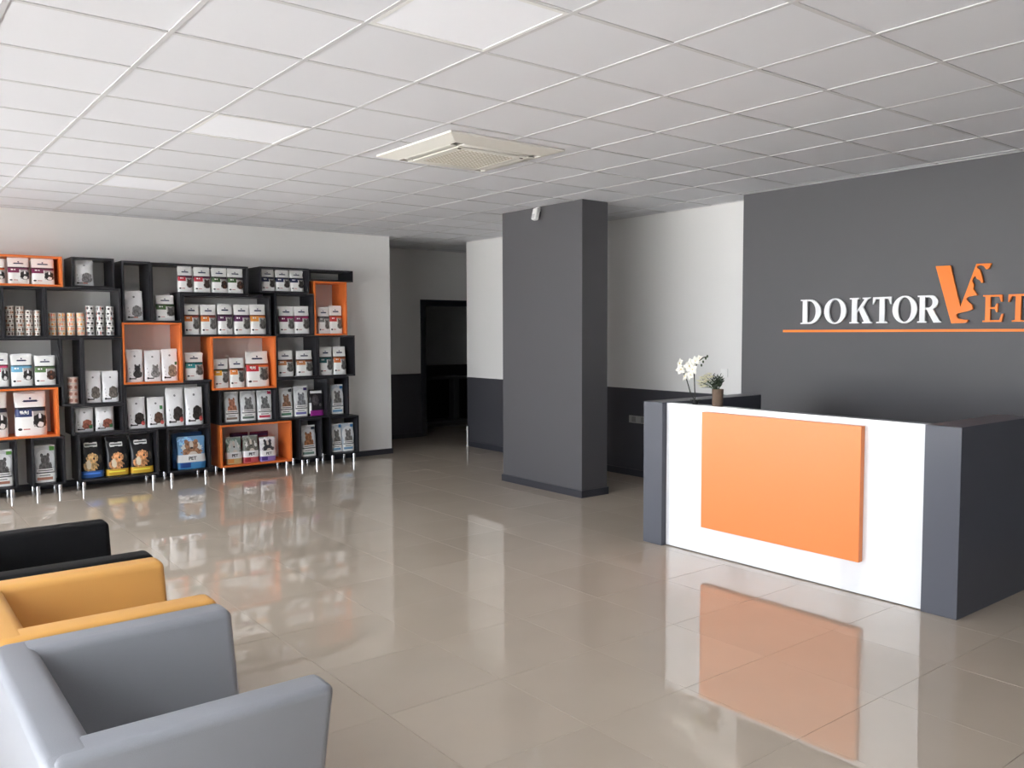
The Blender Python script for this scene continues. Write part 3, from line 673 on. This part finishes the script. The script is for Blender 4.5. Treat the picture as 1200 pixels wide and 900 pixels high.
m_rd = diet('print_red_dog', (92, 40, 70), RED, CHOC); m_gd = diet('print_green_brown', (70, 60, 70), GREEN, CHOC, (104, 66, 48))
pack('T3c', 208.5, 227, 310.5, m_rd, 'red banded pouch at the left end of the top row'); pack('T3c', 227.5, 248, 311.5, m_rd, 'red banded pouch, second from left in the top row')
pack('T3c', 248.5, 268, 312.5, m_gd, 'green banded pouch, third from left in the top row'); pack('T3c', 268.5, 288, 314, m_gd, 'green banded pouch, at the right end of its top row')
m_oc = diet('print_orange_cat', (150, 62, 50), ORG, CATG); m_pc = diet('print_purple_cat', (74, 28, 70), PURPLE, CATG); m_oc2 = diet('print_amber_cat', ORG, (238, 160, 70), CATG)
pack('D1', 216, 235, 356.5, m_oc, 'orange banded cat food pouch, first from left in the long dark cube')
pack('D1', 235.6, 255, 357, m_oc, 'orange banded cat food pouch, second from left in the long dark cube')
pack('D1', 255.6, 274, 356, m_pc, 'purple banded cat food pouch, third from left in the long dark cube')
pack('D1', 274.6, 294.5, 357, m_pc, 'purple banded cat food pouch, fourth from left in the long dark cube')
pack('D1', 295.2, 314.5, 357, m_oc2, 'amber banded cat food pouch at the right end of the long dark cube')
m_mg = diet('print_magenta_cat', (186, 52, 110), (120, 36, 80), CATG)
pack('D2', 327.5, 346.3, 359, m_mg, 'magenta banded cat food pouch, left of two beside the tall orange cube')
pack('D2', 346.8, 365, 359, m_mg, 'magenta banded cat food pouch, right of two beside the tall orange cube')
m_nv = diet('print_navy_dog', (34, 38, 60), (36, 44, 84), (60, 54, 52))
for k, (a, b) in enumerate(((307, 323.5), (324, 341), (341.5, 358.5))):
    pack('T4', a, b, 315.7, m_nv, 'navy banded pouch, %s of three in the dark top cube' % ('left', 'middle', 'right')[k], d=.1)
pack('T6', 373.5, 387.3, 360, diet('print_grey_cat', (90, 90, 92), (128, 128, 128), CATG), 'grey banded cat food pouch, left of two in the tall orange cube', d=.07)
pack('T6', 388, 403.5, 358.5, diet('print_redorange_cat', (214, 96, 44), (200, 50, 50), CATG), 'red and orange banded cat food pouch, right of two in the tall orange cube', d=.07)
m_bc = diet('print_brown_cat', (112, 60, 36), (206, 140, 96), CATG)
pack('D3', 326, 345.5, 411, m_bc, 'brown banded cat food pouch, left of two right of the central orange cube')
pack('D3', 348.5, 368.5, 411, m_bc, 'brown banded cat food pouch, right of two right of the central orange cube')
pack('D4', 375, 391, 407, diet('print_teal_cat', (36, 84, 88), (44, 104, 108), CATG), 'dark teal banded cat food pouch in the rightmost third tier cube', d=.08)
pack('D4', 391.6, 407, 406.5, diet('print_rust_cat', (170, 92, 44), (214, 118, 60), CATG), 'rust banded cat food pouch in the rightmost third tier cube', d=.08)
pack('G1', 217.5, 240, 413.5, diet('print_aqua_cat', (30, 120, 128), (60, 160, 164), CATG), 'turquoise banded cat food pouch between two orange cubes')
pack('O3', 251.5, 269, 421, diet('print_yellow_cat', (70, 90, 80), (240, 176, 60), CATG), 'yellow banded small pouch, left in the central orange cube')
pack('O3', 269.6, 288, 419.5, diet('print_apricot_cat', (120, 60, 50), (240, 150, 80), CATG), 'orange blocked small pouch, middle of the central orange cube')
pack('O3', 289, 317.5, 412, diet('print_big_red', (236, 116, 56), (214, 52, 66), (90, 88, 86)), 'larger red and orange c/d pouch, right in the central orange cube', d=.12, txt=('c/d', .50, -.24, WT))
pack('H', 263.5, 281.5, 459, plan('print_cat_ginger', (150, 130, 120), (190, 190, 190), (166, 110, 86)), 'grey bag with ginger cat, left of three above the orange floor cube', d=.08)
pack('H', 282.2, 301.5, 457, plan('print_cat_grey', (110, 128, 118), (190, 190, 190), (112, 112, 112)), 'grey bag with grey cat, middle of three above the orange floor cube', d=.08)
pack('H', 302.2, 320.5, 456.5, plan('print_cat_pink', (210, 70, 96), (180, 40, 76), (104, 104, 106)), 'grey bag with pink label, right of three above the orange floor cube', d=.08)
pack('D5a', 328, 344.5, 455, plan('print_cat_calico', (84, 140, 112), (46, 50, 54), (130, 96, 76)), 'grey cat food bag with green label beside the violet labelled one', d=.08)
pack('D5a', 345.2, 362.5, 453, plan('print_cat_violet', (116, 116, 184), (58, 46, 110), (120, 122, 128)), 'grey cat food bag with violet label and corner', d=.08)
pack('D5a', 364.5, 382, 456.5, print_mat('print_black_purple', (30, 28, 34), [('r', .5, .9, .8, .1, (226, 226, 226)), ('r', .06, .3, .12, .4, (220, 220, 220)), ('g', .4, .6, .5, .4, (66, 62, 66)), ('e', .72, .42, .16, .12, (90, 88, 90)), ('r', .55, .11, 1.0, .2, (150, 40, 140))]), 'black pouch with a purple base among the grey cat bags', d=.07)
pack('D5b', 388.5, 404, 451, m_cb, 'blue cornered cat food bag alone at the right of the second tier', d=.07)

# tins
def tin_mat(name, base, dots):
    return print_mat(name, base, [('g', .3, .5, .22, .55, dots[0]), ('g', .62, .45, .2, .5, dots[1]), ('g', .12, .5, .12, .8, dots[2]), ('g', .88, .5, .12, .8, dots[1]), ('r', .5, .97, 1.2, .06, (200, 198, 194)), ('r', .5, .03, 1.2, .06, (160, 156, 150))], .3)
def tin_mesh(name, m, r, h):
    bm = bmesh.new(); uvl = bm.loops.layers.uv.new('UVMap'); n = 20
    prof = [(r*.9, 0), (r, .002), (r*.985, .005), (r*.985, h-.005), (r, h-.002), (r*.93, h), (r*.9, h-.003)]
    rings = [[bm.verts.new((q*math.cos(2*math.pi*k/n), q*math.sin(2*math.pi*k/n), z)) for k in range(n)] for q, z in prof]
    for A, B in zip(rings, rings[1:]):
        for k in range(n):
            f = bm.faces.new((A[k], A[(k+1) % n], B[(k+1) % n], B[k]))
            for l, kk in zip(f.loops, (k, k+1, k+1, k)): l[uvl].uv = (((kk/n)*2) % 1.0001, l.vert.co.z/h)
    bm.faces.new(rings[0][::-1]); bm.faces.new(rings[-1])
    return mesh_of(bm, name, m, True)
TB = [tin_mat('tin_brown', (244, 236, 228), ((150, 96, 70), (90, 66, 56), (196, 150, 120))), tin_mat('tin_peach', (248, 232, 216), ((236, 170, 120), (230, 160, 70), (226, 130, 110))), tin_mat('tin_black', (236, 234, 232), ((60, 54, 56), (44, 40, 42), (190, 120, 110)))]
def stack(cube, x0, x1, ytop, n, mi, word):
    yf = FV+.07; zf = FLOORZ[cube]; a, b = on_y(x0, ytop+18, yf).x, on_y(x1, ytop+18, yf).x
    a, b = clamp(cube, a, b)
    r = (b-a)/2*.95; h = (on_y((x0+x1)/2, ytop, yf).z-zf)/n
    me = tin_mesh('food_tin', TB[mi], r, h-.0006)
    for k in range(n):
        o = obj('food_tin', me, None, ((a+b)/2+random.uniform(-.0015, .0015), yf+r, zf+.0005+k*h)); o.rotation_euler.z = random.uniform(0, 6.28)
        pos = 'bottom tin' if k == 0 else 'topmost tin' if k == n-1 else ORD[k]+' tin up'
        tag(o, pos+', '+word, 'tin', 'stacked pet food tins')
for k, (a, b, y, n) in enumerate(((7, 17.5, 358.5, 7), (18.3, 29.3, 358.5, 7), (30, 40, 363.5, 6), (42, 50, 363.5, 6))):
    stack('C1', a, b, y, n, 0, '%s brown stack of the left tin cube' % ORD[k])
for k, (a, b, y, n) in enumerate(((57.5, 67.3, 366.5, 5), (68, 78, 366.5, 5), (79, 89.3, 366.5, 5), (90.5, 100.5, 366.5, 5))):
    stack('C2', a, b, y, n, 1, '%s peach stack of the right tin cube' % ORD[k])
for k, (a, b, y, n) in enumerate(((101.3, 112, 358.3, 6), (113, 123.7, 358.7, 6), (124.5, 135, 359, 6))):
    stack('C2', a, b, y, n, 2, '%s black and white stack of the right tin cube' % ORD[k])
yf = FV+.02; a, b = on_y(82, 458, yf).x, on_y(96, 458, yf).x; zt = on_y(89, 442, yf).z; zf = FLOORZ['E3a']; a, b = clamp('E3a', a, b)
t = thing('tin_multipack', ((a+b)/2, yf+.06, zf), 'shrink-wrapped tower of brown tins in the tall narrow cube', 'multipack')
tm = tin_mesh('tin', tin_mat('tin_multi', (206, 178, 166), ((120, 70, 56), (150, 96, 80), (90, 60, 52))), (b-a)/2*.95, (zt-zf)/4)
for k in range(4): obj('tin', tm, t, (0, 0, k*(zt-zf)/4+.001))

# ------------------------------------------------------------------ flowers on the desk
PETAL = mat('white_petal', (238, 236, 226), .5); CREAM = mat('cream_petal', (226, 222, 196), .5); STEM = mat('dark_stem', (44, 44, 34), .5)
LEAF = mat('dark_green_leaf', (30, 46, 24), .45); LEAF2 = mat('green_leaf', (52, 70, 36), .5); POTD = mat('dark_pot', (36, 35, 36), .3)
BARK = mat('bark_pot', (104, 86, 72), .8, bump=.8, bscale=60, var=.3, vscale=25)
YC = mat('flower_centre', (214, 190, 110), .5)
def disc_petal(bm, c, d, up, L, w, curl=.2):
    d = Vector(d).normalized(); s = d.cross(Vector(up)).normalized(); nrm = s.cross(d)
    rows = []
    for k in range(6):
        t = k/5; ww = w*math.sin(math.pi*min(1, .12+.88*t)**.8)*.5 if k < 5 else 0.0006
        p = Vector(c)+d*L*t+nrm*(-curl*L*t*t)
        rows.append([bm.verts.new(p-s*ww+nrm*.1*ww), bm.verts.new(p), bm.verts.new(p+s*ww+nrm*.1*ww)])
    for A, B in zip(rows, rows[1:]):
        bm.faces.new((A[0], A[1], B[1], B[0])); bm.faces.new((A[1], A[2], B[2], B[1]))
def fat(me):            # give petals real thickness
    bm = bmesh.new(); bm.from_mesh(me); bmesh.ops.solidify(bm, geom=bm.faces[:], thickness=.0008); bm.to_mesh(me); bm.free(); return me
ZT = 1.086
orc = thing('orchid', (4.90, 4.085, ZT), 'white orchid with two dark stems in a small dark pot', 'orchid')
def P(px, py, du): q = on_x(px, py, 4.90+du); return q-Vector(orc.location)
obj('pot', cyl_mesh('pot', POTD, .022, .035, 18, .03), orc)
bm = bmesh.new()
for k in range(6):
    a = k*1.05; disc_petal(bm, (0, 0, .03), (math.cos(a), math.sin(a), .35), (0, 0, 1), .06+.015*(k % 2), .024, .5)
obj('leaves', fat(mesh_of(bm, 'leaves', LEAF, True)), orc)
for pts in ([(812, 470), (809, 460), (805, 446), (801, 436), (797, 429)], [(814, 470), (814, 455), (813.5, 437), (817, 425), (824, 419), (829, 418)]):
    bm = bmesh.new(); pp = [P(x, y, (0, .005, .012, .008, .0, -.01)[k]) for k, (x, y) in enumerate(pts)]; pp[0] = Vector((pp[0].x*.2, pp[0].y*.3, .03))
    tube(bm, pp, .0042, 8); obj('stem', mesh_of(bm, 'stem', STEM, True), orc)
for k, (x, y, du, s) in enumerate(((797, 426, 0, .036), (798, 433, -.01, .034), (803, 441, .0, .034), (808, 429, -.02, .036), (811, 426, .01, .036), (809.5, 439, -.015, .034), (804, 430, .02, .032), (815, 423, .0, .03), (820, 420, .01, .024), (812, 433, -.02, .034))):
    rnd = random.Random(k); bm = bmesh.new(); n = Vector((-1, rnd.uniform(-.6, .6), rnd.uniform(-.2, .4))).normalized(); a = n.cross(Vector((0, 0, 1))).normalized(); b = n.cross(a)
    for j in range(5):
        t = 2*math.pi*j/5+rnd.uniform(-.2, .2); s_ = s*1.25; disc_petal(bm, (0, 0, 0), a*math.cos(t)+b*math.sin(t)+n*.25, n, s_, s_*.9, .25)
    fl = obj('flower', fat(mesh_of(bm, 'flower', PETAL, True)), orc, P(x, y, du))
    c = bmesh.new(); bmesh.ops.create_icosphere(c, subdivisions=1, radius=s*.16); obj('centre', mesh_of(c, 'centre', YC, True), fl, n*.004)
for k, (x, y) in enumerate(((824, 424), (827, 420), (829, 417.5), (822, 428))):
    bm = bmesh.new(); bmesh.ops.create_icosphere(bm, subdivisions=2, radius=.0085); bmesh.ops.scale(bm, vec=(.8, .8, 1.3), verts=bm.verts); obj('bud', mesh_of(bm, 'bud', LEAF2, True), orc, P(x, y, -.004*k))
pl = thing('flower_pot', (4.888, 3.872, ZT), 'bark covered pot of cream flowers and dark green sprigs', 'potted plant')
pm = bmesh.new(); n = 20; rr = random.Random(3); rings = []
for z, r in ((0, .037), (.03, .039), (.06, .038), (.09, .04), (.122, .041), (.122, .033), (.1, .03)):
    rings.append([pm.verts.new((r*(1+rr.uniform(-.03, .03))*math.cos(2*math.pi*k/n), r*math.sin(2*math.pi*k/n), z)) for k in range(n)])
for A, B in zip(rings, rings[1:]):
    for k in range(n): pm.faces.new((A[k], A[(k+1) % n], B[(k+1) % n], B[k]))
pm.faces.new(rings[0][::-1]); pm.faces.new(rings[-1])
obj('pot', mesh_of(pm, 'pot', BARK, True), pl)
def Q(px, py, du): q = on_x(px, py, 4.888+du); return q-Vector(pl.location)
rr = random.Random(11)
for k, (x, y) in enumerate(((829, 447), (835, 445), (840, 441), (844, 440), (846, 443), (838, 448), (843, 447), (832, 450), (847, 446), (841, 444), (836, 440))):
    tip = Q(x, y, rr.uniform(-.05, .05)); bm = bmesh.new(); base = Vector((rr.uniform(-.01, .01), rr.uniform(-.01, .01), .105))
    mid = base.lerp(tip, .5)+Vector((0, 0, .01)); tube(bm, [base, mid, tip], .0018, 6)
    for j in range(9):
        t = .35+.65*j/8; p = base.lerp(mid, t*2) if t < .5 else mid.lerp(tip, t*2-1); a = j*2.4
        disc_petal(bm, p, (math.cos(a)*.8, math.sin(a)*.8, .7), (math.cos(a+1.5), math.sin(a+1.5), .2), .026, .011, .2)
    obj('sprig', mesh_of(bm, 'sprig', LEAF if k % 3 else LEAF2, True), pl)
for k, (x, y) in enumerate(((820, 451), (823, 445), (827, 441), (831, 439), (834, 442), (822, 454), (826, 448), (829, 443), (819, 447), (821, 448), (824, 450), (825, 444), (828, 446), (832, 443), (822, 443), (826, 453), (830, 447))):
    tip = Q(x, y, rr.uniform(-.045, .03)); bm = bmesh.new(); base = Vector((rr.uniform(-.012, .012), rr.uniform(-.012, .012), .105))
    tube(bm, [base, base.lerp(tip, .5)+Vector((0, 0, .012)), tip], .0015, 6)
    st = obj('flower_stem', mesh_of(bm, 'flower_stem', LEAF2, True), pl)
    fm = bmesh.new()
    for j in range(8):
        a = j*.785; disc_petal(fm, (0, 0, 0), (math.cos(a), math.sin(a), .35+.3*(j % 2)), (0, 0, 1), .03, .024, .1)
    obj('flower', fat(mesh_of(fm, 'flower', CREAM, True)), st, tip)
